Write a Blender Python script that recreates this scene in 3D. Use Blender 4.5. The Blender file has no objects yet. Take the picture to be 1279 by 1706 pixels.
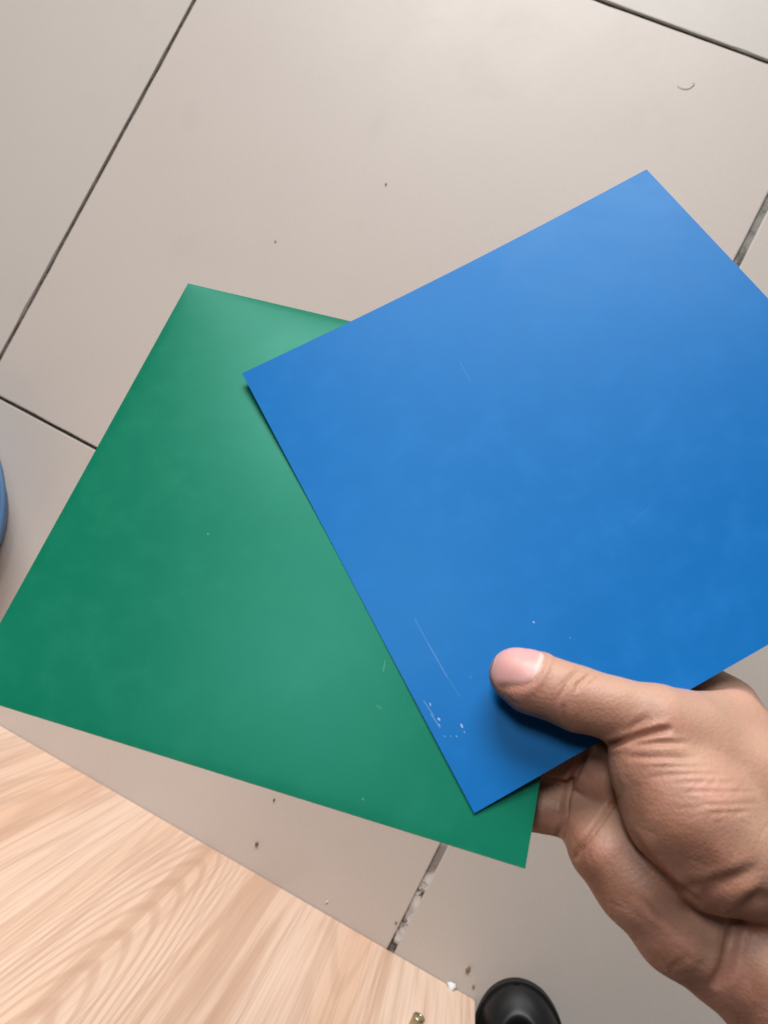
import bpy, bmesh, math, random
import numpy as np
from mathutils import Matrix, Vector

random.seed(4)
SC = bpy.context.scene
COL = SC.collection

# ------------------------------------------------------------------ camera
# Solved from the 0.8 m floor tiles in the photograph (focal length = 26 mm on a 24x36 frame).
CX, CY, F = 639.5, 853.0, 1232.0


def solve_plane(quad, size):
    """3D corners (metres, camera frame: x right, y down, z forward) of a square seen as quad."""
    A = []
    for (X, Y), (x, y) in zip([(0, 0), (1, 0), (1, 1), (0, 1)], quad):
        x -= CX; y -= CY
        A.append([X, Y, 1, 0, 0, 0, -x*X, -x*Y, -x]); A.append([0, 0, 0, X, Y, 1, -y*X, -y*Y, -y])
    h = np.linalg.svd(np.array(A, float))[2][-1].reshape(3, 3)
    M = np.diag([1/F, 1/F, 1]) @ h
    a, b, t = M.T
    s = size / (0.5*(np.linalg.norm(a)+np.linalg.norm(b)))
    if t[2] < 0: s = -s
    return [(t+u*a+v*b)*s for u, v in ((0, 0), (1, 0), (1, 1), (0, 1))]


TQ = solve_plane([(435, -205), (1379, 139), (885, 1132), (-25, 649)], 0.8)
AX = (TQ[1]-TQ[0]); AX /= np.linalg.norm(AX)
UP = np.cross(TQ[1]-TQ[0], TQ[3]-TQ[0]); UP /= np.linalg.norm(UP)
if UP[2] > 0: UP = -UP
AY = np.cross(UP, AX)
RW = np.array([AX, AY, UP])            # world axes as rows in the camera frame
ORG = TQ[0]


def W(p):
    """camera frame (metres) -> world"""
    return RW @ (np.asarray(p, float)-ORG)


def ray(px, py):
    return np.array([(px-CX)/F, (py-CY)/F, 1.0])


CAMPOS = W((0, 0, 0))


def wray(px, py):
    return RW @ ray(px, py)


def on_floor(px, py, h=0.0):
    d = wray(px, py); t = (h-CAMPOS[2])/d[2]
    return CAMPOS+d*t


cam_d = bpy.data.cameras.new('camera')
cam = bpy.data.objects.new('camera', cam_d); COL.objects.link(cam)
cam_d.sensor_fit = 'VERTICAL'; cam_d.sensor_height = 36.0; cam_d.sensor_width = 24.0
cam_d.lens = 36.0*F/1706.0
cam_d.clip_start = 0.01; cam_d.clip_end = 60
m = Matrix.Identity(4)
for i, v in enumerate((RW @ np.array([1, 0, 0]), RW @ np.array([0, -1, 0]), RW @ np.array([0, 0, -1]), CAMPOS)):
    for j in range(3): m[j][i] = float(v[j])
cam.matrix_world = m
SC.camera = cam
cam_d.dof.use_dof = True
cam_d.dof.focus_distance = 0.36
cam_d.dof.aperture_fstop = (cam_d.lens*1.0)/1.35      # 1.35 mm entrance pupil, like a phone

# ------------------------------------------------------------------ light
w = bpy.data.worlds.new('World'); SC.world = w; w.use_nodes = True
bg = w.node_tree.nodes['Background']
bg.inputs['Color'].default_value = (1.0, 0.93, 0.86, 1); bg.inputs['Strength'].default_value = 0.06
SC.view_settings.view_transform = 'Standard'; SC.view_settings.look = 'None'
SC.view_settings.exposure = 0.0; SC.view_settings.gamma = 1.0


def area(name, cam_pos, cam_target, sx, sy, power, color):
    ld = bpy.data.lights.new(name, 'AREA'); ld.shape = 'RECTANGLE'
    ld.size = sx; ld.size_y = sy; ld.energy = power; ld.color = color
    o = bpy.data.objects.new(name, ld); COL.objects.link(o)
    p = Vector(W(cam_pos)); t = Vector(W(cam_target))
    o.location = p
    o.rotation_euler = (t-p).to_track_quat('-Z', 'Y').to_euler()
    return o


area('window_light', (0.22, -2.95, -0.80), (0.05, 0.1, 0.4), 1.8, 1.3, 143, (0.985, 0.985, 0.975))
area('added_sheen_light', (-0.08, -0.34, -0.24), (0.0, 0.10, 0.26), 0.12, 0.16, 1.9, (0.97, 0.99, 1.0))  # added lamp just behind the camera, gives the sheets their sheen

# ------------------------------------------------------------------ helpers


def mat(name, color=(.5, .5, .5), rough=.5, spec=.5, **kw):
    mt = bpy.data.materials.new(name); mt.use_nodes = True
    b = mt.node_tree.nodes['Principled BSDF']
    b.inputs['Base Color'].default_value = (*color, 1)
    b.inputs['Roughness'].default_value = rough
    b.inputs['Specular IOR Level'].default_value = spec
    for k, v in kw.items(): b.inputs[k.replace('_', ' ')].default_value = v
    return mt, mt.node_tree, b


class NT:
    """tiny node helper"""
    def __init__(s, nt): s.nt = nt
    def n(s, t, **kw):
        nd = s.nt.nodes.new(t)
        for k, v in kw.items(): setattr(nd, k, v)
        return nd
    def link(s, a, b): s.nt.links.new(a, b)
    def put(s, sock, v):
        if isinstance(v, bpy.types.NodeSocket): s.link(v, sock)
        elif v is not None: sock.default_value = v
    def math(s, op, a, b=None, c=None, clamp=False):
        nd = s.n('ShaderNodeMath', operation=op, use_clamp=clamp)
        for i, v in enumerate((a, b, c)): s.put(nd.inputs[i], v)
        return nd.outputs[0]
    def noise(s, vec, scale, detail=4, rough=.5, dist=0.0):
        nd = s.n('ShaderNodeTexNoise'); s.put(nd.inputs['Vector'], vec)
        nd.inputs['Scale'].default_value = scale; nd.inputs['Detail'].default_value = detail
        nd.inputs['Roughness'].default_value = rough; nd.inputs['Distortion'].default_value = dist
        return nd.outputs['Fac']
    def map(s, vec, scale=(1, 1, 1), loc=(0, 0, 0), rot=(0, 0, 0)):
        nd = s.n('ShaderNodeMapping'); s.put(nd.inputs['Vector'], vec)
        nd.inputs['Scale'].default_value = scale; nd.inputs['Location'].default_value = loc
        nd.inputs['Rotation'].default_value = rot
        return nd.outputs[0]
    def rng(s, v, a, b, c=0.0, d=1.0, smooth=True):
        nd = s.n('ShaderNodeMapRange'); s.put(nd.inputs['Value'], v)
        if smooth: nd.interpolation_type = 'SMOOTHSTEP'
        for k, x in (('From Min', a), ('From Max', b), ('To Min', c), ('To Max', d)): nd.inputs[k].default_value = x
        return nd.outputs[0]
    def mix(s, f, a, b, mode='MIX'):
        nd = s.n('ShaderNodeMix', data_type='RGBA', blend_type=mode)
        s.put(nd.inputs[0], f)
        for i, v in ((6, a), (7, b)):
            s.put(nd.inputs[i], (*v, 1) if isinstance(v, tuple) and len(v) == 3 else v)
        return nd.outputs[2]
    def coord(s, k='Object'): return s.n('ShaderNodeTexCoord').outputs[k]
    def bump(s, h, strength, dist, normal=None):
        nd = s.n('ShaderNodeBump'); s.put(nd.inputs['Height'], h)
        nd.inputs['Strength'].default_value = strength; nd.inputs['Distance'].default_value = dist
        if normal is not None: s.link(normal, nd.inputs['Normal'])
        return nd.outputs[0]


def mesh_obj(name, verts, faces, mt=None, parent=None, smooth=False, loc=None):
    me = bpy.data.meshes.new(name); me.from_pydata([tuple(map(float, v)) for v in verts], [], faces); me.update()
    o = bpy.data.objects.new(name, me); COL.objects.link(o)
    if mt: me.materials.append(mt)
    if smooth: me.polygons.foreach_set('use_smooth', [True]*len(me.polygons))
    if parent: o.parent = parent
    if loc is not None: o.location = loc
    return o


def bm_obj(name, bm, mt=None, parent=None, smooth=False):
    me = bpy.data.meshes.new(name); bm.to_mesh(me); bm.free()
    o = bpy.data.objects.new(name, me); COL.objects.link(o)
    if mt: me.materials.append(mt)
    if smooth: me.polygons.foreach_set('use_smooth', [True]*len(me.polygons))
    if parent: o.parent = parent
    return o


def tag(o, label, cat, group=None):
    o['label'] = label; o['category'] = cat
    if group: o['group'] = group
    return o


# ------------------------------------------------------------------ floor: grout bed + tiles
gm, nt, b = mat('grout', rough=.85)
q = NT(nt); pos = q.n('ShaderNodeNewGeometry').outputs['Position']
n1 = q.noise(pos, 38, 5, .65); n2 = q.noise(pos, 150, 4, .6); n3 = q.noise(q.map(pos, loc=(3.1, 1.7, 0)), 14, 3, .55)
dark = q.mix(q.rng(n2, .35, .7), (.030, .025, .021), (.11, .095, .08))
sep = q.n('ShaderNodeSeparateXYZ'); q.link(pos, sep.inputs[0])
near_d = q.rng(q.math('ABSOLUTE', q.math('SUBTRACT', sep.outputs[0], .8)), .03, .06, 1, 0)
thin = q.mix(q.rng(n1, .50, .66), dark, (.15, .135, .12))
worn = q.mix(q.rng(n1, .44, .52), dark, (.62, .58, .56))
worn = q.mix(q.rng(n3, .38, .5), (.24, .21, .19), worn)
worn = q.mix(q.rng(sep.outputs[1], -.7, -.5), worn, q.mix(q.rng(n1, .40, .60), (.07, .062, .055), (.26, .24, .22)))
q.link(q.mix(near_d, thin, worn), b.inputs['Base Color'])
q.link(q.bump(n2, .8, .002), b.inputs['Normal'])

tm, nt, b = mat('glazed_tile', rough=.33, spec=.28)
q = NT(nt); pos = q.n('ShaderNodeNewGeometry').outputs['Position']
at = q.n('ShaderNodeAttribute', attribute_type='OBJECT', attribute_name='tint')
c = q.mix(at.outputs['Fac'], (.59, .515, .475), (.525, .505, .465))
blot = q.noise(pos, 2.6, 4, .55)
c = q.mix(q.rng(blot, .35, .7, 0, .12), c, (.43, .385, .34))
fine = q.noise(pos, 260, 3, .6)
c = q.mix(q.rng(fine, .3, .75, 0, .10), c, (.36, .31, .27))
smud = q.noise(q.map(pos, scale=(1, 1, 1), loc=(7, 2, 0)), 11, 5, .62, .4)
c = q.mix(q.rng(smud, .56, .78, 0, .09), c, (.34, .30, .26))
vor = q.n('ShaderNodeTexVoronoi'); q.link(pos, vor.inputs['Vector']); vor.inputs['Scale'].default_value = 11
vc = q.n('ShaderNodeSeparateColor'); q.link(vor.outputs['Color'], vc.inputs[0])
speck = q.math('MULTIPLY', q.rng(vor.outputs['Distance'], .012, .022, 1, 0), q.math('GREATER_THAN', vc.outputs[0], .80))
c = q.mix(q.math('MULTIPLY', speck, .55), c, (.14, .11, .09))
q.link(c, b.inputs['Base Color'])
q.link(q.rng(smud, .3, .75, .40, .46), b.inputs['Roughness'])
q.link(q.bump(q.noise(pos, 60, 3, .5), .05, .002), b.inputs['Normal'])

floor = mesh_obj('floor', [(-3.2, -3.2, -.0035), (4.0, -3.2, -.0035), (4.0, 3.2, -.0035), (-3.2, 3.2, -.0035)], [(0, 1, 2, 3)], gm)
floor['kind'] = 'structure'
# joint half-widths per grid line
XL = {-4: .003, -3: .003, 4: .003, 5: .003, -2: .003, -1: .003, 0: .0026, 1: .0046, 2: .003, 3: .003}
YL = {4: .003, 3: .003, -4: .003, 2: .003, 1: .003, 0: .0026, -1: .0021, -2: .003, -3: .003}


def tile(ix, iy, tint):
    x0, x1 = ix*.8+XL[ix], (ix+1)*.8-XL[ix+1]
    y0, y1 = iy*.8+YL[iy], (iy+1)*.8-YL[iy+1]
    bm = bmesh.new()
    e, r = .0012, .0008
    rings = []
    for inset, z in ((0, -.0035), (0, -r), (r*.35, -r*.35), (e, 0)):
        ring = []
        N = 40
        cs = [(x0, y0), (x1, y0), (x1, y1), (x0, y1)]
        for k in range(4):
            (ax, ay), (bx, by) = cs[k], cs[(k+1) % 4]
            for j in range(N):
                t = j/N
                x, y = ax+(bx-ax)*t, ay+(by-ay)*t
                ch = 0 if inset == 0 and z < -.003 else 1
                jit = (random.random()**6)*.0016*ch if j else 0
                cxm, cym = (x0+x1)/2, (y0+y1)/2
                hx, hy = (x1-x0)/2, (y1-y0)/2
                sx = (hx-inset-jit)/hx; sy = (hy-inset-jit)/hy
                ring.append(bm.verts.new((cxm+(x-cxm)*sx, cym+(y-cym)*sy, z)))
        rings.append(ring)
    for a_, b_ in zip(rings, rings[1:]):
        n = len(a_)
        for j in range(n): bm.faces.new((a_[j], a_[(j+1) % n], b_[(j+1) % n], b_[j]))
    bm.faces.new(rings[-1])
    o = bm_obj('tile', bm, tm, floor)
    o['tint'] = tint
    return o


for ix, iy, tn in [(0, -1, .1), (-1, -1, .35), (-1, 0, .3), (0, 0, .7), (1, 0, .8), (1, -1, .35), (0, -2, .15), (1, -2, .3), (-1, -2, .3)]:
    tile(ix, iy, tn)
done = {(0, -1), (-1, -1), (-1, 0), (0, 0), (1, 0), (1, -1), (0, -2), (1, -2), (-1, -2)}
for ix in range(-4, 5):
    for iy in range(-4, 4):
        if (ix, iy) not in done: tile(ix, iy, .1+.5*((ix*7+iy*5) % 4)/3)

# ------------------------------------------------------------------ wooden panel (vertical, stands on the floor)
P0 = on_floor(0, 1208); P1 = on_floor(790, 1665)
P0[2] = P1[2] = 0
d = (P1-P0); L = np.linalg.norm(d); d /= L
out = np.array([-d[1], d[0], 0.0])
if out @ (CAMPOS-P0) < 0: out = -out
PH, TH, EXT = .62, .018, .35
wm, nt, b = mat('oak_laminate', rough=.42, spec=.4)
q = NT(nt); oc = q.coord('Object')
st = q.map(oc, scale=(1, 1, .03))
warp = q.n('ShaderNodeTexNoise'); q.link(q.map(oc, scale=(1, 1, .25)), warp.inputs['Vector']); warp.inputs['Scale'].default_value = 6; warp.inputs['Detail'].default_value = 2
va = q.n('ShaderNodeVectorMath', operation='SCALE'); q.link(warp.outputs['Color'], va.inputs[0]); va.inputs['Scale'].default_value = .018
vb = q.n('ShaderNodeVectorMath', operation='ADD'); q.link(st, vb.inputs[0]); q.link(va.outputs[0], vb.inputs[1])
wv = vb.outputs[0]
broad = q.noise(wv, 11, 3, .5)
band = q.noise(q.map(wv, loc=(4, 0, 0)), 42, 3, .55)
fineg = q.noise(q.map(oc, scale=(1, 1, .008)), 520, 3, .6)
mid = q.noise(q.map(wv, scale=(1, 1, .35)), 170, 3, .6)
# cathedral figure: contour lines of a stretched, smooth field
figf = q.noise(q.map(oc, scale=(1, 1, .075), loc=(1.35, 0, .6)), 6.5, .6, .4)
fig = q.math('SINE', q.math('MULTIPLY', figf, 230.0))
c = q.mix(q.rng(broad, .36, .64), (.90, .675, .53), (.83, .545, .385))
c = q.mix(q.rng(band, .50, .64, 0, .60), c, (.60, .36, .235))
so_ = q.n('ShaderNodeSeparateXYZ'); q.link(oc, so_.inputs[0])
fx = q.math('POWER', q.math('ABSOLUTE', q.math('DIVIDE', q.math('SUBTRACT', so_.outputs[0], .315), .052)), 2.0)
fz = q.math('POWER', q.math('DIVIDE', q.math('SUBTRACT', 1.02, so_.outputs[2]), .86), 2.0)
fs_ = q.math('SQRT', q.math('ADD', fx, fz))
fw = q.noise(q.map(oc, scale=(1, 1, .12)), 16, 3, .5)
arc = q.math('SINE', q.math('ADD', q.math('MULTIPLY', fs_, 92.0), q.math('MULTIPLY', fw, 10.0)))
arcm = q.math('MULTIPLY', q.rng(arc, -.2, 1.0, 0, .5), q.rng(fs_, 1.15, 1.7, 1, 0))
c = q.mix(arcm, c, (.60, .37, .255))
c = q.mix(q.math('MULTIPLY', q.rng(fig, .1, 1.0, 0, .34), q.rng(broad, .35, .60, .15, 1)), c, (.60, .38, .27))
c = q.mix(q.rng(mid, .48, .68, 0, .45), c, (.58, .36, .25))
c = q.mix(q.rng(fineg, .48, .68, 0, .34), c, (.52, .33, .24))
q.link(c, b.inputs['Base Color'])
q.link(q.bump(fineg, .12, .0008), b.inputs['Normal'])
q.link(q.rng(fineg, .3, .7, .38, .5), b.inputs['Roughness'])
panel = bpy.data.objects.new('wooden_panel', None); COL.objects.link(panel)
Mp = Matrix.Identity(4)
for i, v in enumerate((d, -out, np.array([0, 0, 1.0]), P0)):
    for j in range(3): Mp[j][i] = float(v[j])
panel.matrix_world = Mp
tag(panel, 'pale pinkish oak-grain laminate panel standing upright on the floor tiles', 'panel')
bm = bmesh.new()
bmesh.ops.create_cube(bm, size=1)
for v in bm.verts:
    v.co = Vector((-EXT+(v.co.x+.5)*(L+EXT), (v.co.y+.5)*TH, .0008+(v.co.z+.5)*PH))
bmesh.ops.bevel(bm, geom=bm.edges[:], offset=.0007, segments=2, affect='EDGES')
bm_obj('board', bm, wm, panel)
em, _, _ = mat('edge_banding', (.74, .56, .43), .45)
bm = bmesh.new(); bmesh.ops.create_cube(bm, size=1)
for v in bm.verts: v.co = Vector((L+.0007+v.co.x*.0012, TH/2+v.co.y*(TH-.002), .0008+PH/2+v.co.z*(PH-.002)))
bm_obj('edge_strip', bm, em, panel)


def panel_uv(px, py):
    dd = wray(px, py); t = ((P0-CAMPOS) @ out)/(dd @ out); p = CAMPOS+dd*t
    return (p-P0) @ d, p[2]


# little hollow brass pin sticking out of the panel
bx, bz = panel_uv(688, 1716)
br, _, _ = mat('brass', (.58, .52, .36), .34, Metallic=1.0)
prof = [(.0064, .004), (.0064, -.0135), (.0060, -.0143), (.0043, -.0143), (.0039, -.0136), (.0039, -.004), (0, -.004)]
vs, fs = [], []
N = 28
for r_, y_ in prof:
    for k in range(N):
        a = 2*math.pi*k/N; vs.append((bx+r_*math.cos(a), y_, bz+r_*math.sin(a)))
for i in range(len(prof)-1):
    for k in range(N):
        fs.append((i*N+k, i*N+(k+1) % N, (i+1)*N+(k+1) % N, (i+1)*N+k))
mesh_obj('metal_pin', vs, fs, br, panel, True)

# ------------------------------------------------------------------ black shoe
sm, nt, b = mat('black_leather', (.008, .009, .010), .45, .4)
q = NT(nt); oc = q.coord('Object')
q.link(q.bump(q.noise(oc, 420, 4, .6), .10, .0006), b.inputs['Normal'])
q.link(q.rng(q.noise(oc, 30, 4, .6), .35, .7, .42, .55), b.inputs['Roughness'])
so, _, _ = mat('rubber_sole', (.010, .010, .010), .55)
toe = on_floor(862, 1655, .03); toe[2] = 0
heel = on_floor(872, 1960, .03); heel[2] = 0
fd = heel-toe; fd /= np.linalg.norm(fd); sd = np.array([-fd[1], fd[0], 0])
shoe = bpy.data.objects.new('shoe', None); COL.objects.link(shoe)
Ms = Matrix.Identity(4)
for i, v in enumerate((sd, fd, np.array([0, 0, 1.0]), toe)):
    for j in range(3): Ms[j][i] = float(v[j])
shoe.matrix_world = Ms
if np.cross(sd, fd)[2] < 0: Ms[0][0] *= -1; Ms[1][0] *= -1; shoe.matrix_world = Ms
tag(shoe, 'round-toed glossy black leather shoe on the floor beside the wooden panel', 'shoe')
SL = .28


def half_w(y):          # half width of the shoe at distance y behind the toe tip
    t = min(max(y/.085, 0), 1)
    wdt = .0505*math.sqrt(max(0, 1-(1-t)**2.25))
    if y > .10: wdt -= .012*math.sin(min(1, (y-.10)/.10)*math.pi/2)
    if y > .24: wdt *= math.sqrt(max(0, 1-((y-.24)/(SL-.24))**2))
    return wdt


def top_h(y):
    return .012+.036*min(1, (y/.030))**.55+.03*max(0, min(1, (y-.05)/.09))


NY, NX = 90, 48
vs, fs = [], []
for i in range(NY+1):
    y = .0002+(SL-.0006)*(i/NY)**1.25
    hw = half_w(y); H = top_h(y)
    for j in range(NX+1):
        s = -1+2*j/NX
        a = s*math.pi/2
        x = hw*math.sin(a)**1 if True else 0
        z = .008+(H-.008)*max(0, math.cos(a))**.62
        # apron seam: a raised rim with a sunk plateau
        dx = x/.034; dy = (y-.088)/.070
        rr = math.sqrt(dx*dx+dy*dy) if y < .088 else abs(dx)
        if z > .016:
            z += .0022*math.exp(-((rr-1.03)/.07)**2)-.0100/(1+math.exp((rr-.90)/.035))
        vs.append((x, y, z))
for i in range(NY):
    for j in range(NX):
        a = i*(NX+1)+j; fs.append((a, a+NX+1, a+NX+2, a+1))
up = mesh_obj('upper', vs, fs, sm, shoe, True)
pts = []
for i in range(61):
    y = SL*(i/60)**2; pts.append(((half_w(y)+.0022*min(1, i/12)) if 0 < i < 60 else 0, y-.002))
ol = [(x, y) for x, y in pts]+[(-x, y) for x, y in reversed(pts[1:-1])]
vs = [(x, y, 0.0005) for x, y in ol]+[(x, y, .0095) for x, y in ol]
n = len(ol)
fs = [tuple(range(n))[::-1], tuple(range(n, 2*n))]+[(i, (i+1) % n, n+(i+1) % n, n+i) for i in range(n)]
mesh_obj('sole', vs, fs, so, shoe)

# ------------------------------------------------------------------ blue basin, only its rim reaches into the picture
pm, nt, b = mat('blue_plastic', (.07, .17, .34), .5)
R = .155; hb = .075
edge_w = on_floor(7, 843, hb); cdir = on_floor(-300, 850, hb)-edge_w; cdir /= np.linalg.norm(cdir)
ctr = edge_w+cdir*R
prof = [(.0, .002), (.105, .002), (.108, .0), (.112, .003), (.146, hb-.004), (.150, hb-.003), (.155, hb-.004), (.1552, hb), (.150, hb+.0015), (.144, hb-.001), (.108, .006), (0, .006)]
vs, fs = [], []; N = 96
for r_, z_ in prof:
    for k in range(N):
        a = 2*math.pi*k/N; vs.append((r_*math.cos(a), r_*math.sin(a), z_))
for i in range(len(prof)-1):
    for k in range(N): fs.append((i*N+k, i*N+(k+1) % N, (i+1)*N+(k+1) % N, (i+1)*N+k))
basin = mesh_obj('plastic_basin', vs, fs, pm, None, True, (ctr[0], ctr[1], .0005))
tag(basin, 'round blue plastic basin on the tiles at the left edge of the photo', 'basin')

# ------------------------------------------------------------------ the two sheets


def sheet(name, quad, scale, face_col, edge_col, label, bends, marks, dust, tint, spec):
    """quad: image corners in order TL, TR, BR, BL of a 200 mm square sheet; bends: list of (fn(u,v)->mm)"""
    C = [p*scale for p in solve_plane(quad, .2)]
    nrm = np.cross(C[1]-C[0], C[3]-C[0]); nrm /= np.linalg.norm(nrm)
    if nrm[2] > 0: nrm = -nrm                        # towards the camera
    N = 100; T = .0011
    us = np.linspace(0, 1, N+1)
    front, back, uv = [], [], []
    for v in us:
        for u in us:
            p = C[0]*(1-u)*(1-v)+C[1]*u*(1-v)+C[2]*u*v+C[3]*(1-u)*v
            p = p+nrm*bends(u, v)*.001
            front.append(W(p)); back.append(W(p-nrm*T)); uv.append((u, v))
    front = np.array(front); back = np.array(back)
    nv = len(front)
    loc = front.mean(0)
    vs = np.vstack([front, back])-loc
    fs, mi = [], []
    for j in range(N):
        for i in range(N):
            a = j*(N+1)+i
            fs.append((a, a+N+1, a+N+2, a+1)); mi.append(0)
            fs.append((a+nv, a+1+nv, a+N+2+nv, a+N+1+nv)); mi.append(1)
    for k in range(N):
        for a, b_ in ((k, k+1), (N*(N+1)+k+1, N*(N+1)+k), ((k+1)*(N+1), k*(N+1)), (k*(N+1)+N, (k+1)*(N+1)+N)):
            fs.append((a, b_, b_+nv, a+nv)); mi.append(1)
    fm, nt, b = mat(name+'_face', face_col, .38, spec)
    b.inputs['Specular Tint'].default_value = (*tint, 1)
    q = NT(nt); uvn = q.n('ShaderNodeUVMap').outputs[0]
    mm = q.map(uvn, scale=(.2, .2, .2))
    sm1 = q.noise(mm, 16, 5, .62, .5); sm2 = q.noise(mm, 70, 4, .6); gr = q.noise(mm, 900, 2, .5)
    col = q.mix(q.rng(sm1, .42, .75, 0, .12), face_col, tuple(x*1.35+.012 for x in face_col))
    col = q.mix(q.rng(sm2, .42, .75, 0, .13), col, tuple(x*1.6+.02 for x in face_col))
    # scratches and chips, in millimetres on the sheet
    sx = q.n('ShaderNodeSeparateXYZ'); q.link(uvn, sx.inputs[0])
    U = q.math('MULTIPLY', sx.outputs[0], 200.0); V = q.math('MULTIPLY', sx.outputs[1], 200.0)
    total = None
    for (x0, y0, x1, y1, wd, st_) in marks:
        ln = math.hypot(x1-x0, y1-y0); ex, ey = ((x1-x0)/ln, (y1-y0)/ln)
        du = q.math('SUBTRACT', U, x0); dv = q.math('SUBTRACT', V, y0)
        al = q.math('ADD', q.math('MULTIPLY', du, ex), q.math('MULTIPLY', dv, ey))
        ac = q.math('SUBTRACT', q.math('MULTIPLY', du, -ey), q.math('MULTIPLY', dv, -ex))
        over = q.math('MAXIMUM', q.math('SUBTRACT', 0.0, al), q.math('SUBTRACT', al, ln))
        dist = q.math('SQRT', q.math('ADD', q.math('POWER', q.math('ABSOLUTE', ac), 2.0), q.math('POWER', q.math('MAXIMUM', over, 0.0), 2.0)))
        f_ = q.math('MULTIPLY', q.rng(dist, wd*.35, wd, 1, 0), st_)
        total = f_ if total is None else q.math('MAXIMUM', total, f_)
    vr = q.n('ShaderNodeTexVoronoi'); q.link(mm, vr.inputs['Vector']); vr.inputs['Scale'].default_value = dust[0]
    vs_ = q.n('ShaderNodeSeparateColor'); q.link(vr.outputs['Color'], vs_.inputs[0])
    dst = q.math('MULTIPLY', q.rng(vr.outputs['Distance'], .008, .022, 1, 0), q.math('GREATER_THAN', vs_.outputs[0], dust[1]))
    dst = q.math('MULTIPLY', dst, .45)
    total = dst if total is None else q.math('MAXIMUM', total, dst)
    # long faint rub marks
    rub = q.noise(q.map(uvn, scale=(9, 150, 1), rot=(0, 0, .9)), 1.0, 3, .6)
    col = q.mix(q.math('MULTIPLY', total, .40), col, (.85, .93, .97))
    q.link(col, b.inputs['Base Color'])
    ro = q.math('ADD', q.rng(sm1, .3, .7, .38, .44), q.math('ADD', q.math('MULTIPLY', total, .2), q.rng(sm2, .4, .75, 0, .03)))
    q.link(ro, b.inputs['Roughness'])
    q.link(q.bump(q.math('ADD', gr, q.math('MULTIPLY', q.noise(mm, 220, 3, .6), .6)), .03, .0004), b.inputs['Normal'])
    cm, _, _ = mat(name+'_edge', edge_col, .5)
    me = bpy.data.meshes.new(name); me.from_pydata([tuple(map(float, v)) for v in vs], [], fs); me.update()
    me.materials.append(fm); me.materials.append(cm)
    me.polygons.foreach_set('material_index', mi)
    me.polygons.foreach_set('use_smooth', [k < 2*N*N for k in range(len(fs))])
    ul = me.uv_layers.new(name='UVMap')
    ll = np.zeros(len(me.loops), dtype=np.int32); me.loops.foreach_get('vertex_index', ll)
    ul.data.foreach_set('uv', np.array(uv, dtype=np.float32)[ll % nv].ravel())
    o = bpy.data.objects.new('plastic_sheet', me); COL.objects.link(o); o.location = loc
    md = o.modifiers.new('split', 'EDGE_SPLIT'); md.split_angle = math.radians(50)
    tag(o, label, 'plastic sheet', 'square plastic sheets held in the hand')
    return C, nrm


def px_to_uv(quad, px, py):
    """image point -> millimetres on the sheet"""
    A = []
    for (X, Y), (x, y) in zip([(0, 0), (200, 0), (200, 200), (0, 200)], quad):
        A.append([x, y, 1, 0, 0, 0, -X*x, -X*y, -X]); A.append([0, 0, 0, x, y, 1, -Y*x, -Y*y, -Y])
    h = np.linalg.svd(np.array(A, float))[2][-1].reshape(3, 3)
    r_ = h @ np.array([px, py, 1.0]); return r_[0]/r_[2], r_[1]/r_[2]


BQ = [(403, 622), (1077, 282), (1632, 872), (790, 1355)]
GQ = [(313, 472), (1012, 635), (875, 1447), (-65, 1155)]


def marks_px(quad, lst):
    r_ = []
    for (a, b_, c_, d_, wd, s_) in lst:
        r_.append((*px_to_uv(quad, a, b_), *px_to_uv(quad, c_, d_), wd, s_))
    return r_


bmk = marks_px(BQ, [(690, 1030, 712, 1070, .16, .20), (712, 1070, 745, 1128, .20, .30), (745, 1128, 766, 1160, .14, .16), (706, 1168, 722, 1192, .34, .20), (718, 1190, 733, 1212, .24, .34),
                    (716, 1172, 717, 1175, .30, .8), (730, 1197, 732, 1199, .42, .9), (731, 1207, 732, 1208, .28, .6),
                    (768, 1207, 770, 1211, .40, .9), (773, 1219, 774, 1220, .25, .6), (760, 1226, 761, 1227, .26, .5),
                    (740, 1226, 741, 1227, .22, .45), (750, 1226, 751, 1227, .2, .4), (889, 1034, 890, 1035, .38, .8), (950, 1060, 951, 1061, .22, .35),
                    (766, 597, 784, 630, .18, .14), (1052, 870, 1090, 835, .15, .08), (783, 1127, 784, 1128, .22, .4)])
gmk = marks_px(GQ, [(641, 1105, 638, 1122, .22, .22), (604, 1331, 605, 1332, .28, .4),
                    (349, 897, 350, 898, .30, .4), (628, 1178, 634, 1182, .4, .12)])


def bend_blue(u, v):
    # the grip curls the sheet a little about the axis through the thumb
    return -5.0*math.sin(math.pi*u)*(1-.7*v*v)*(.5+.5*v)


def bend_green(u, v):
    return 8.0*math.sin(math.pi*u)**.7*math.sin(math.pi*v)**.7*(1-.62*v)


Bc, Bn = sheet('blue', BQ, 1.0, (.002, .112, .36), (.003, .010, .030), 'blue square plastic sheet held on top, pressed under the thumb', bend_blue, bmk, (60, .88), (.34, .72, 1.0), .26)  # near-black second colour: shade along the cut edge put into its colour
Gc, Gn = sheet('green', GQ, 1.012, (.001, .125, .065), (.006, .14, .085), 'green square plastic sheet held behind the blue one', bend_green, gmk, (50, .9), (.30, 1.0, .86), .35)

# ------------------------------------------------------------------ hand


def HP(px, py, z):      # millimetres, camera frame
    return np.array([(px-CX)/F*z, (py-CY)/F*z, z])


def rcone(P, a, b_, r1, r2):
    ba = b_-a; l2 = ba @ ba
    pa = P-a
    t = np.clip((pa @ ba)/l2, 0, 1).astype(np.float32)
    dd = pa-t[:, None]*ba
    return np.sqrt((dd*dd).sum(1))-(r1+(r2-r1)*t)


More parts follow.
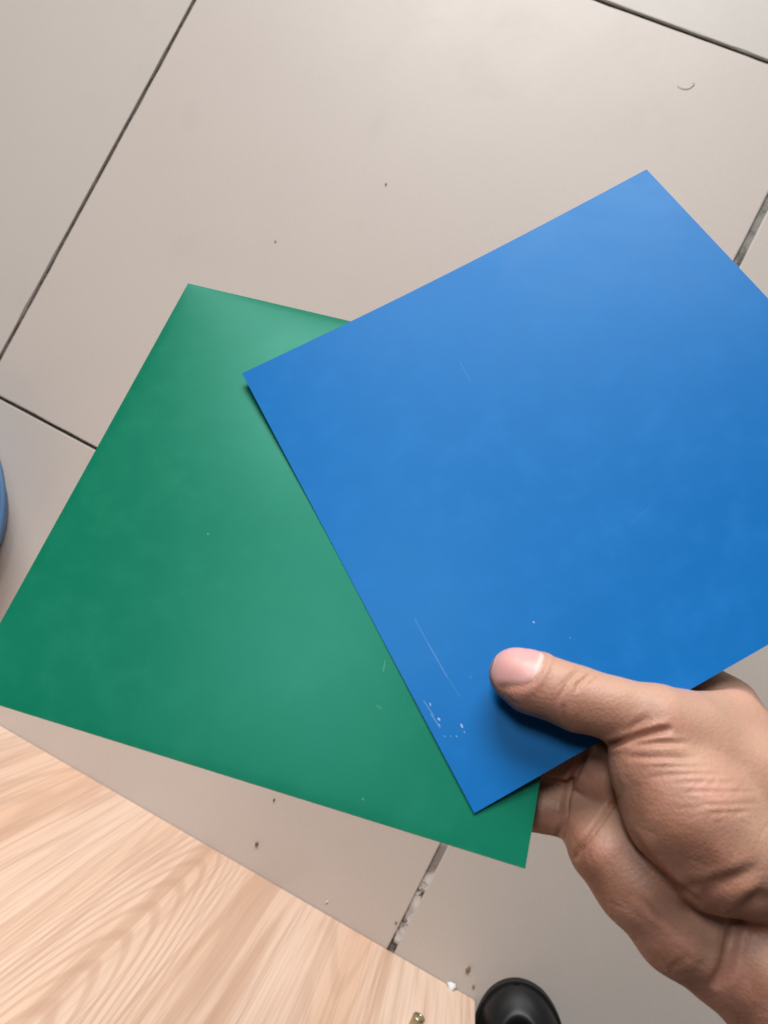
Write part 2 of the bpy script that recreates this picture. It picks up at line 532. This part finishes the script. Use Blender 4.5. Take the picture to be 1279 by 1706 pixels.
def ellip(P, c_, ax, rad):
    p = (P-c_) @ np.array(ax).T / np.array(rad)
    k0 = np.sqrt((p*p).sum(1)); k1 = np.sqrt(((p/np.array(rad))**2).sum(1))
    return k0*(k0-1)/np.maximum(k1, 1e-6)


def smin(a, b_, k):
    h = np.maximum(k-np.abs(a-b_), 0)/k
    return np.minimum(a, b_)-h*h*h*k/6


def chain(P, pts, k=3.0):
    r_ = None
    for (a, ra), (b_, rb) in zip(pts, pts[1:]):
        s_ = rcone(P, a, b_, ra, rb)
        r_ = s_ if r_ is None else smin(r_, s_, k)
    return r_


THUMB = [(HP(857, 1123, 246.5), 8.4), (HP(882, 1135, 245), 9.7), (HP(925, 1150, 242.5), 9.4), (HP(965, 1165, 241), 9.9),
         (HP(1020, 1180, 238.5), 9.6), (HP(1095, 1200, 236), 10.6), (HP(1160, 1235, 238), 10.8)]
FINGERS = {
    'little': [(HP(1005, 1398, 247), 9.5), (HP(950, 1352, 262), 9.0), (HP(870, 1340, 266), 8.6), (HP(800, 1315, 262), 7.6)],
    'ring': [(HP(1050, 1335, 252), 10.5), (HP(972, 1274, 265), 9.6), (HP(880, 1258, 269), 9.2), (HP(800, 1232, 268), 8.0)],
    'middle': [(HP(1120, 1262, 259), 10.5), (HP(1015, 1203, 272), 10.8), (HP(915, 1160, 279), 9.2), (HP(845, 1110, 281), 8.2)],
    'index': [(HP(1208, 1182, 266), 11.0), (HP(1085, 1085, 284), 9.8), (HP(985, 1045, 289), 9.0), (HP(905, 1035, 290), 8.2)],
}


def sdf(P):
    P = P.astype(np.float32)
    wr1, wr2 = HP(1262, 1600, 238), HP(1370, 1500, 243)
    palm = chain(P, [(HP(1005, 1398, 250), 11), (HP(1130, 1500, 250), 14), (wr1, 16)], 8)
    palm = smin(palm, chain(P, [(HP(1050, 1335, 256), 11), (HP(1300, 1560, 246), 15)]), 14)
    palm = smin(palm, chain(P, [(HP(1120, 1262, 264), 11), (HP(1340, 1520, 250), 15)]), 14)
    palm = smin(palm, chain(P, [(HP(1208, 1182, 268), 11.5), (HP(1300, 1310, 262), 12), (HP(1400, 1460, 250), 15)]), 14)
    hyp = chain(P, [(HP(1012, 1418, 243), 11.5), (HP(1062, 1470, 240), 13), (HP(1130, 1545, 238), 13.5), (HP(1190, 1592, 238), 13)], 6)
    palm = smin(palm, hyp, 8)
    arm = smin(rcone(P, HP(1270, 1604, 238), HP(1545, 1925, 224), 20.5, 25), rcone(P, HP(1370, 1500, 240), HP(1640, 1830, 226), 20, 25), 20)
    palm = smin(palm, arm, 9)
    body = None
    fs_ = []
    for k, pts in FINGERS.items():
        fc = chain(P, pts, 2.5)
        fs_.append(smin(palm, fc, 5))
    body = fs_[0]
    for f_ in fs_[1:]: body = smin(body, f_, .9)
    th = chain(P, THUMB, 5)
    # thumb metacarpal ridge and thenar pad
    meta = chain(P, [(HP(1120, 1212, 239), 10.5), (HP(1245, 1300, 238), 14), (HP(1390, 1450, 236), 15)], 6)
    then = chain(P, [(HP(1092, 1275, 233), 14.5), (HP(1140, 1345, 229), 17.5), (HP(1195, 1410, 229), 17.5), (HP(1300, 1470, 234), 14)], 10)
    then = smin(then, meta, 10)
    web = chain(P, [(HP(1150, 1208, 243), 10.5), (HP(1215, 1210, 254), 12), (HP(1300, 1290, 250), 13)], 4)
    then = smin(then, web, 12)
    then = smin(then, th, 7.0)
    return smin(body, then, 7)


def grow(h=0.75, cf=4):
    lo = np.array([20.0, 12.0, 196.0]); hi = np.array([216.0, 214.0, 304.0])
    nb = np.ceil((hi-lo)/(h*cf)).astype(int)
    n = nb*cf+1
    H = h*cf
    # coarse block centres
    g = np.stack(np.meshgrid(*[lo[i]+H*(np.arange(nb[i])+.5) for i in range(3)], indexing='ij'), -1).reshape(-1, 3)
    dc = sdf(g).reshape(nb)
    act = np.abs(dc) < H*1.0+1.5
    D = np.full(n, 1.0, np.float32)
    D[:-1, :-1, :-1] = np.repeat(np.repeat(np.repeat(np.where(dc < 0, -1.0, 1.0).astype(np.float32), cf, 0), cf, 1), cf, 2)
    pm_ = np.zeros(n, bool)
    ai = np.argwhere(act)
    off = np.stack(np.meshgrid(*[np.arange(cf+1)]*3, indexing='ij'), -1).reshape(-1, 3)
    idx = (ai[:, None, :]*cf+off[None]).reshape(-1, 3)
    pm_[idx[:, 0], idx[:, 1], idx[:, 2]] = True
    ii = np.argwhere(pm_)
    D[pm_] = sdf(lo+ii*h)
    S = D < 0
    # surface nets
    c8 = [S[dx:n[0]-1+dx, dy:n[1]-1+dy, dz:n[2]-1+dz] for dx in (0, 1) for dy in (0, 1) for dz in (0, 1)]
    cnt = sum(c.astype(np.int8) for c in c8)
    cells = np.argwhere((cnt > 0) & (cnt < 8))
    vid = np.full(cnt.shape, -1, np.int64); vid[tuple(cells.T)] = np.arange(len(cells))
    acc = np.zeros((len(cells), 3)); num = np.zeros(len(cells))
    for ax_ in range(3):
        o1, o2 = [k for k in range(3) if k != ax_]
        for s1 in (0, 1):
            for s2 in (0, 1):
                a = cells.copy(); a[:, o1] += s1; a[:, o2] += s2
                b_ = a.copy(); b_[:, ax_] += 1
                da = D[tuple(a.T)]; db = D[tuple(b_.T)]
                cr = (da < 0) != (db < 0)
                t = np.where(cr, da/np.where(cr, da-db, 1), 0)
                p = a.astype(float); p[:, ax_] += t
                acc[cr] += p[cr]; num[cr] += 1
    V = lo+acc/num[:, None]*h
    Fq = []
    for ax_ in range(3):
        o1, o2 = (ax_+1) % 3, (ax_+2) % 3
        sl0 = [slice(None)]*3; sl1 = [slice(None)]*3
        sl0[ax_] = slice(0, -1); sl1[ax_] = slice(1, None)
        A, B = S[tuple(sl0)], S[tuple(sl1)]
        e = np.argwhere(A != B)
        e = e[(e[:, o1] > 0) & (e[:, o2] > 0) & (e[:, o1] < n[o1]-1) & (e[:, o2] < n[o2]-1)]
        ins = A[tuple(e.T)]
        qd = []
        for s1, s2 in ((-1, -1), (0, -1), (0, 0), (-1, 0)):
            c = e.copy(); c[:, o1] += s1; c[:, o2] += s2
            qd.append(vid[tuple(c.T)])
        qd = np.stack(qd, 1)
        qd[~ins] = qd[~ins][:, ::-1]
        Fq.append(qd)
    Fq = np.vstack(Fq)
    Fq = Fq[(Fq >= 0).all(1)]
    def grad(Vv):
        e_ = .35; g_ = np.zeros_like(Vv)
        for k in range(3):
            dv = np.zeros(3); dv[k] = e_
            g_[:, k] = sdf(Vv+dv)-sdf(Vv-dv)
        return g_/np.maximum(np.linalg.norm(g_, axis=1), 1e-9)[:, None]
    # relax a little and snap back on the surface
    for it in range(2):
        G_ = grad(V); V -= G_*sdf(V)[:, None]*.9
    return V, Fq, grad(V)


HV, HF, HN = grow()

# relief: creases drawn as polylines where the photograph shows them
PX = HV[:, 0]/HV[:, 2]*F+CX; PY = HV[:, 1]/HV[:, 2]*F+CY
view = HV/np.linalg.norm(HV, axis=1)[:, None]
facing = np.clip(-(HN*view).sum(1)*2.5, 0, 1)


def noise1(seed, x):
    rs = np.random.RandomState(seed); v = rs.rand(64)
    xi = np.floor(x).astype(int); f_ = x-xi; f_ = f_*f_*(3-2*f_)
    return v[xi % 64]*(1-f_)+v[(xi+1) % 64]*f_


def crease(pts, depth, width, zr=(0, 400), lip=.25, taper=.25):
    """groove of depth/width (mm) along an image polyline, on the front surface with depth in zr"""
    pts = np.array(pts, float)
    if len(pts) > 2:                                     # smooth the polyline
        for _ in range(2):
            new = [pts[0]]
            for a, b_ in zip(pts, pts[1:]): new += [a*.75+b_*.25, a*.25+b_*.75]
            new.append(pts[-1]); pts = np.array(new)
    seg = np.linalg.norm(np.diff(pts, axis=0), axis=1); cum = np.concatenate([[0], np.cumsum(seg)]); tot = cum[-1]
    best = np.full(len(HV), 1e9); par = np.zeros(len(HV))
    x0, y0 = pts.min(0)-30; x1, y1 = pts.max(0)+30
    msk = (PX > x0) & (PX < x1) & (PY > y0) & (PY < y1) & (HV[:, 2] > zr[0]) & (HV[:, 2] < zr[1])
    ix = np.where(msk)[0]
    p = np.stack([PX[ix], PY[ix]], 1)
    for i in range(len(pts)-1):
        a, b_ = pts[i], pts[i+1]; ab = b_-a; l2 = ab @ ab
        t = np.clip(((p-a) @ ab)/l2, 0, 1)
        dd = np.linalg.norm(p-a-t[:, None]*ab, axis=1)
        bt = dd < best[ix]
        best[ix[bt]] = dd[bt]; par[ix[bt]] = (cum[i]+t[bt]*seg[i])/tot
    dm = best[ix]/F*HV[ix, 2]                            # mm
    s_ = par[ix]
    tp = np.clip(np.minimum(s_, 1-s_)/max(taper, 1e-3), 0, 1)**.7
    g_ = np.exp(-(dm/width)**2)-lip*np.exp(-((dm-2.0*width)/width)**2)
    out_ = np.zeros(len(HV)); out_[ix] = -depth*g_*tp*facing[ix]
    return out_


TZ = (200, 250)
disp = np.zeros(len(HV))
# thumb knuckle folds
disp += crease([(981, 1112), (964, 1118), (946, 1136), (934, 1158), (930, 1172)], .95, .5, TZ, .08)
disp += crease([(970, 1109), (957, 1118), (941, 1132), (930, 1148)], .5, .4, TZ, .08)
disp += crease([(993, 1117), (980, 1124), (966, 1138), (957, 1155)], .85, .45, TZ, .08)
disp += crease([(987, 1128), (968, 1132), (953, 1146)], .45, .35, TZ, .08)
disp += crease([(1003, 1121), (992, 1130), (981, 1142)], .4, .4, TZ, .08)
disp += crease([(938, 1172), (937, 1190), (940, 1205)], .45, .6, TZ, .08)
# folds at the thumb base
disp += crease([(1004, 1243), (1030, 1238), (1065, 1226), (1095, 1218), (1120, 1214)], 1.7, 1.0, TZ, .3, .12)
disp += crease([(1045, 1224), (1062, 1206), (1085, 1193)], .6, 1.2, TZ)
disp += crease([(1045, 1243), (1080, 1239), (1115, 1238), (1150, 1238)], .75, .8, TZ, .35)
disp += crease([(1040, 1260), (1075, 1262), (1120, 1262), (1165, 1263)], .7, .9, TZ, .35)
for k, (ya, yb, xa, xb, dp) in enumerate([(1277, 1277, 1075, 1185, .35), (1291, 1290, 1080, 1210, .35), (1303, 1302, 1120, 1240, .28), (1319, 1318, 1130, 1265, .40), (1330, 1327, 1150, 1240, .2),
                                         (1341, 1338, 1160, 1270, .32), (1358, 1350, 1175, 1250, .45), (1370, 1352, 1190, 1250, .2), (1296, 1296, 1060, 1110, .2), (1252, 1251, 1060, 1160, .2),
                                         (1310, 1311, 1160, 1279, .15), (1347, 1344, 1120, 1180, .2)]):
    disp += crease([(xa, ya+2*math.sin(k)), ((xa*2+xb)/3, (ya*2+yb)/3+1.5*math.sin(3*k)), ((xa+2*xb)/3, (ya+2*yb)/3-1.5*math.sin(2*k)), (xb, yb)], dp*.75, .6, TZ, .25)
# palm lines, fingers, wrist
disp += crease([(957, 1435), (966, 1412), (988, 1380), (1012, 1350), (1030, 1322)], 2.2, .9, (225, 300), .05, .15)
disp += crease([(930, 1404), (936, 1370), (944, 1320), (962, 1280), (985, 1238)], 3.0, 1.1, (225, 300), .05, .15)
disp += crease([(893, 1297), (915, 1301), (952, 1309)], 2.2, .9, (225, 300), .05, .15)
disp += crease([(1045, 1385), (1080, 1430), (1115, 1470), (1150, 1500), (1170, 1512)], 1.6, 1.3, (215, 300), .2, .25)
disp += crease([(1065, 1490), (1085, 1520), (1110, 1545)], .35, .9, (215, 300))
disp += crease([(1090, 1510), (1120, 1545), (1150, 1570)], .3, 1.0, (215, 300))
disp += crease([(1279, 1488), (1250, 1505), (1228, 1530), (1218, 1565), (1210, 1610), (1190, 1648)], 1.8, 2.0, (200, 300), .35, .12)
disp += crease([(1262, 1530), (1245, 1570), (1235, 1620)], .4, 2.0, (200, 300))
disp += crease([(1115, 1490), (1180, 1470), (1240, 1458)], .6, 1.6, (200, 300))
disp += crease([(1150, 1500), (1200, 1478), (1270, 1440)], .7, 1.8, (200, 300))
disp += crease([(1113, 1616), (1125, 1610), (1150, 1590)], .3, 1.2, (200, 300))
# faint random lines over the palm side
rl = np.random.RandomState(11)
for k in range(70):
    cx_ = rl.uniform(950, 1279); cy_ = rl.uniform(1290, 1690)
    an = math.radians(rl.choice([42, 120, 10, 75])+rl.normal()*14); ln = rl.uniform(12, 45)
    dx_, dy_ = math.cos(an)*ln, math.sin(an)*ln
    disp += crease([(cx_-dx_, cy_-dy_), (cx_+rl.normal()*3, cy_+rl.normal()*3), (cx_+dx_, cy_+dy_)], rl.uniform(.06, .17), rl.uniform(.40, .6), (205, 300), .2, .4)
# loose low-frequency unevenness so nothing is a perfect tube
rs = np.random.RandomState(3)
lf = np.zeros(len(HV))
for k in range(16):
    fr = rs.uniform(.06, .22); dr = rs.normal(size=3); dr /= np.linalg.norm(dr)
    lf += np.sin(HV @ dr*fr*2*math.pi*.6+rs.rand()*7)/16*2.0*.28
disp += lf

# thumbnail: a flattened plate set in a groove
Tdir = THUMB[2][0]-THUMB[0][0]; Tdir /= np.linalg.norm(Tdir)
nail_n = np.array([-.12, -.80, -.60]); nail_n -= (nail_n @ Tdir)*Tdir; nail_n /= np.linalg.norm(nail_n)
side = np.cross(Tdir, nail_n)
nc = HP(863, 1108, 240)
rel = HV-THUMB[0][0]
al = rel @ Tdir; sv = rel @ side; nn = rel @ nail_n
AL0, AL1, HWN = -7.6, 7.4, 8.0
cu = (AL0+AL1)/2; hl = (AL1-AL0)/2
ea = (al-cu)/hl; es = sv/HWN
sd_ = (np.abs(ea)**3.2+np.abs(es)**3.2)**(1/3.2)
nz = (nn > 1.0) & (np.abs(ea) < 1.7) & (np.abs(es) < 1.7)
nailm = np.where(nz, np.clip((1.0-sd_)/.07+.5, 0, 1), 0)
groove = np.where(nz, np.exp(-((sd_-1.05)/.07)**2), 0)
fold = np.where(nz, np.exp(-((sd_-1.26)/.14)**2)*np.clip((ea+.55)*2, 0, 1), 0)
disp += .10*nailm-.42*groove*np.clip((ea+.75)*2, 0.15, 1)+.38*fold
lun = nailm*np.clip((ea-.74)/.14, 0, 1)*.8                  # pale moon at the root
tipw = nailm*np.clip((-ea-.90)/.08, 0, 1)*.6                # pale free edge
HV2 = HV+HN*disp[:, None]

# albedo, stored per vertex: (palm redness with painted shade, tip pinkness, nail)
palm_red_shade = np.clip((HN @ np.array([-.75, .55, -.35]))*1.3+.35, 0, 1)
tip = np.exp(-(np.linalg.norm(HV-HP(855, 1150, 243), axis=1)/12.5)**2)
blotch = np.zeros(len(HV))
for k in range(10):
    dr = rs.normal(size=3); blotch += np.sin(HV @ dr*.22+rs.rand()*7)/10
cr_d = np.clip(-(disp-lf)/1.0, 0, 1)

hand_w = (RW @ (HV2*.001-ORG).T).T
base = hand_w.mean(0)
me = bpy.data.meshes.new('hand')
me.from_pydata((hand_w-base).tolist(), [], HF.tolist()); me.update()
me.polygons.foreach_set('use_smooth', [True]*len(me.polygons))
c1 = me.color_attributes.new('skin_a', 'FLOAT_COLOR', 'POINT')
c1.data.foreach_set('color', np.stack([palm_red_shade, tip, nailm, np.ones_like(tip)], 1).astype(np.float32).ravel())
c2 = me.color_attributes.new('skin_b', 'FLOAT_COLOR', 'POINT')
c2.data.foreach_set('color', np.stack([lun, tipw, np.clip(blotch*.8+.5, 0, 1), cr_d], 1).astype(np.float32).ravel())
hm, nt, b = mat('skin', rough=.5, spec=.38)
q = NT(nt)
a1 = q.n('ShaderNodeVertexColor', layer_name='skin_a'); a2 = q.n('ShaderNodeVertexColor', layer_name='skin_b')
s1 = q.n('ShaderNodeSeparateColor'); q.link(a1.outputs[0], s1.inputs[0])
s2 = q.n('ShaderNodeSeparateColor'); q.link(a2.outputs[0], s2.inputs[0])
oc = q.coord('Object')
c = q.mix(s1.outputs[0], (.51, .30, .21), (.32, .132, .085))  # second tone: redder palm, darkened further to carry its shade
c = q.mix(q.rng(q.noise(oc, 70, 4, .6), .38, .66, 0, .5), c, (.56, .27, .21))
c = q.mix(q.math('MULTIPLY', s2.outputs[2], .30), c, (.40, .25, .16))
c = q.mix(q.math('MULTIPLY', s1.outputs[1], .6), c, (.58, .26, .21))
c = q.mix(q.rng(q.noise(oc, 700, 3, .6), .4, .7, 0, .16), c, (.36, .20, .14))
nailc = q.mix(s2.outputs[0], (.64, .335, .31), (.80, .62, .57))
nailc = q.mix(s2.outputs[1], nailc, (.78, .64, .58))
c = q.mix(s1.outputs[2], c, nailc)
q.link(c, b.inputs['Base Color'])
vr = q.n('ShaderNodeTexVoronoi'); q.link(oc, vr.inputs['Vector']); vr.inputs['Scale'].default_value = 900
h1 = q.math('ADD', q.math('MULTIPLY', vr.outputs['Distance'], .8), q.noise(oc, 420, 4, .6))
skinh = q.math('MULTIPLY', h1, q.math('SUBTRACT', 1.0, s1.outputs[2]))
q.link(q.bump(skinh, .22, .0006), b.inputs['Normal'])
q.link(q.mix(s1.outputs[2], (.50, .50, .50), (.40, .40, .40)), b.inputs['Roughness'])
b.inputs['Subsurface Weight'].default_value = .22
b.inputs['Subsurface Radius'].default_value = (1.0, .35, .2)
b.inputs['Subsurface Scale'].default_value = .004
me.materials.append(hm)
hand = bpy.data.objects.new('person', me); COL.objects.link(hand); hand.location = base
tag(hand, 'bare right hand and wrist of a person, thumb pressing the blue sheet, fingers behind it', 'person')

# ------------------------------------------------------------------ crumbs on the floor


def crumb(px, py, size, col, label, flat=.6, rough=.7, h=0.0):
    p = on_floor(px, py, h)
    bm = bmesh.new(); bmesh.ops.create_icosphere(bm, subdivisions=2, radius=1)
    s_ = random.random()*9
    for v in bm.verts:
        k = 1+.28*math.sin(v.co.x*4+s_)+.22*math.sin(v.co.y*5+2*s_)+.2*math.sin(v.co.z*6+s_)
        v.co = Vector((v.co.x*size*k, v.co.y*size*k*.7, v.co.z*size*k*flat))
    zmin = min(v.co.z for v in bm.verts)
    mm_, _, _ = mat('crumb_'+label.split()[0], col, rough)
    o = bm_obj('crumb', bm, mm_, None, True)
    o.location = (p[0], p[1], h-zmin); o.rotation_euler.z = random.random()*6
    tag(o, label, 'crumb', 'crumbs and dirt lying on the floor tiles')


crumb(752, 1640, .0055, (.85, .86, .88), 'white lump against the foot of the wooden panel near its corner', .7)
crumb(780, 1613, .0026, (.27, .20, .12), 'brown crumb on the tile just above the panel corner and shoe')
crumb(789, 1643, .0020, (.33, .22, .11), 'tan crumb on the tile right beside the black shoe')
crumb(428, 1405, .0024, (.13, .10, .08), 'dark crumb on the tile between the green sheet and the wooden panel')
crumb(457, 1332, .0016, (.10, .085, .07), 'tiny dark speck on the tile just below the edge of the green sheet')
crumb(545, 1502, .0015, (.85, .82, .78), 'tiny white speck on the tile close to the long edge of the wooden panel')
crumb(643, 307, .0014, (.30, .26, .23), 'lone grey speck in the middle of the tile left of the blue corner')
crumb(459, 402, .0014, (.42, .36, .32), 'pale grey speck on the tile above the top edge of the green sheet')
crumb(660, 1537, .0013, (.09, .075, .06), 'minute dark speck on the tile left of the patchy joint')

# a curled hair / fibre near the top right
pp = [(1128, 143), (1133, 147), (1140, 149), (1148, 148), (1153, 144), (1157, 141), (1154, 138)]
p0 = on_floor(1143, 144)
pth = [on_floor(x, y)-p0 for x, y in pp]
for _ in range(2):
    nw = [pth[0]]
    for a, b_ in zip(pth, pth[1:]): nw += [a*.75+b_*.25, a*.25+b_*.75]
    pth = nw+[pth[-1]]
vs, fs = [], []
for i, p in enumerate(pth):
    t = pth[min(i+1, len(pth)-1)]-pth[max(i-1, 0)]; t /= np.linalg.norm(t)
    s_ = np.array([-t[1], t[0], 0]); rr = .00034*(.35+.65*math.sin(math.pi*(i+.5)/len(pth)))*(1.5 if i > len(pth)*.6 else 1)
    for k in range(8):
        a = math.pi*k/4; v = p+s_*rr*math.cos(a)+np.array([0, 0, rr*math.sin(a)+.0007]); vs.append(v)
for i in range(len(pth)-1):
    for k in range(8): fs.append((i*8+k, i*8+(k+1) % 8, (i+1)*8+(k+1) % 8, (i+1)*8+k))
hmt, _, _ = mat('fibre', (.42, .37, .34), .6)
ho = mesh_obj('fibre', vs, fs, hmt, None, True, (p0[0], p0[1], 0))
tag(ho, 'short curled grey fibre lying on the tile above the blue sheet', 'fibre')
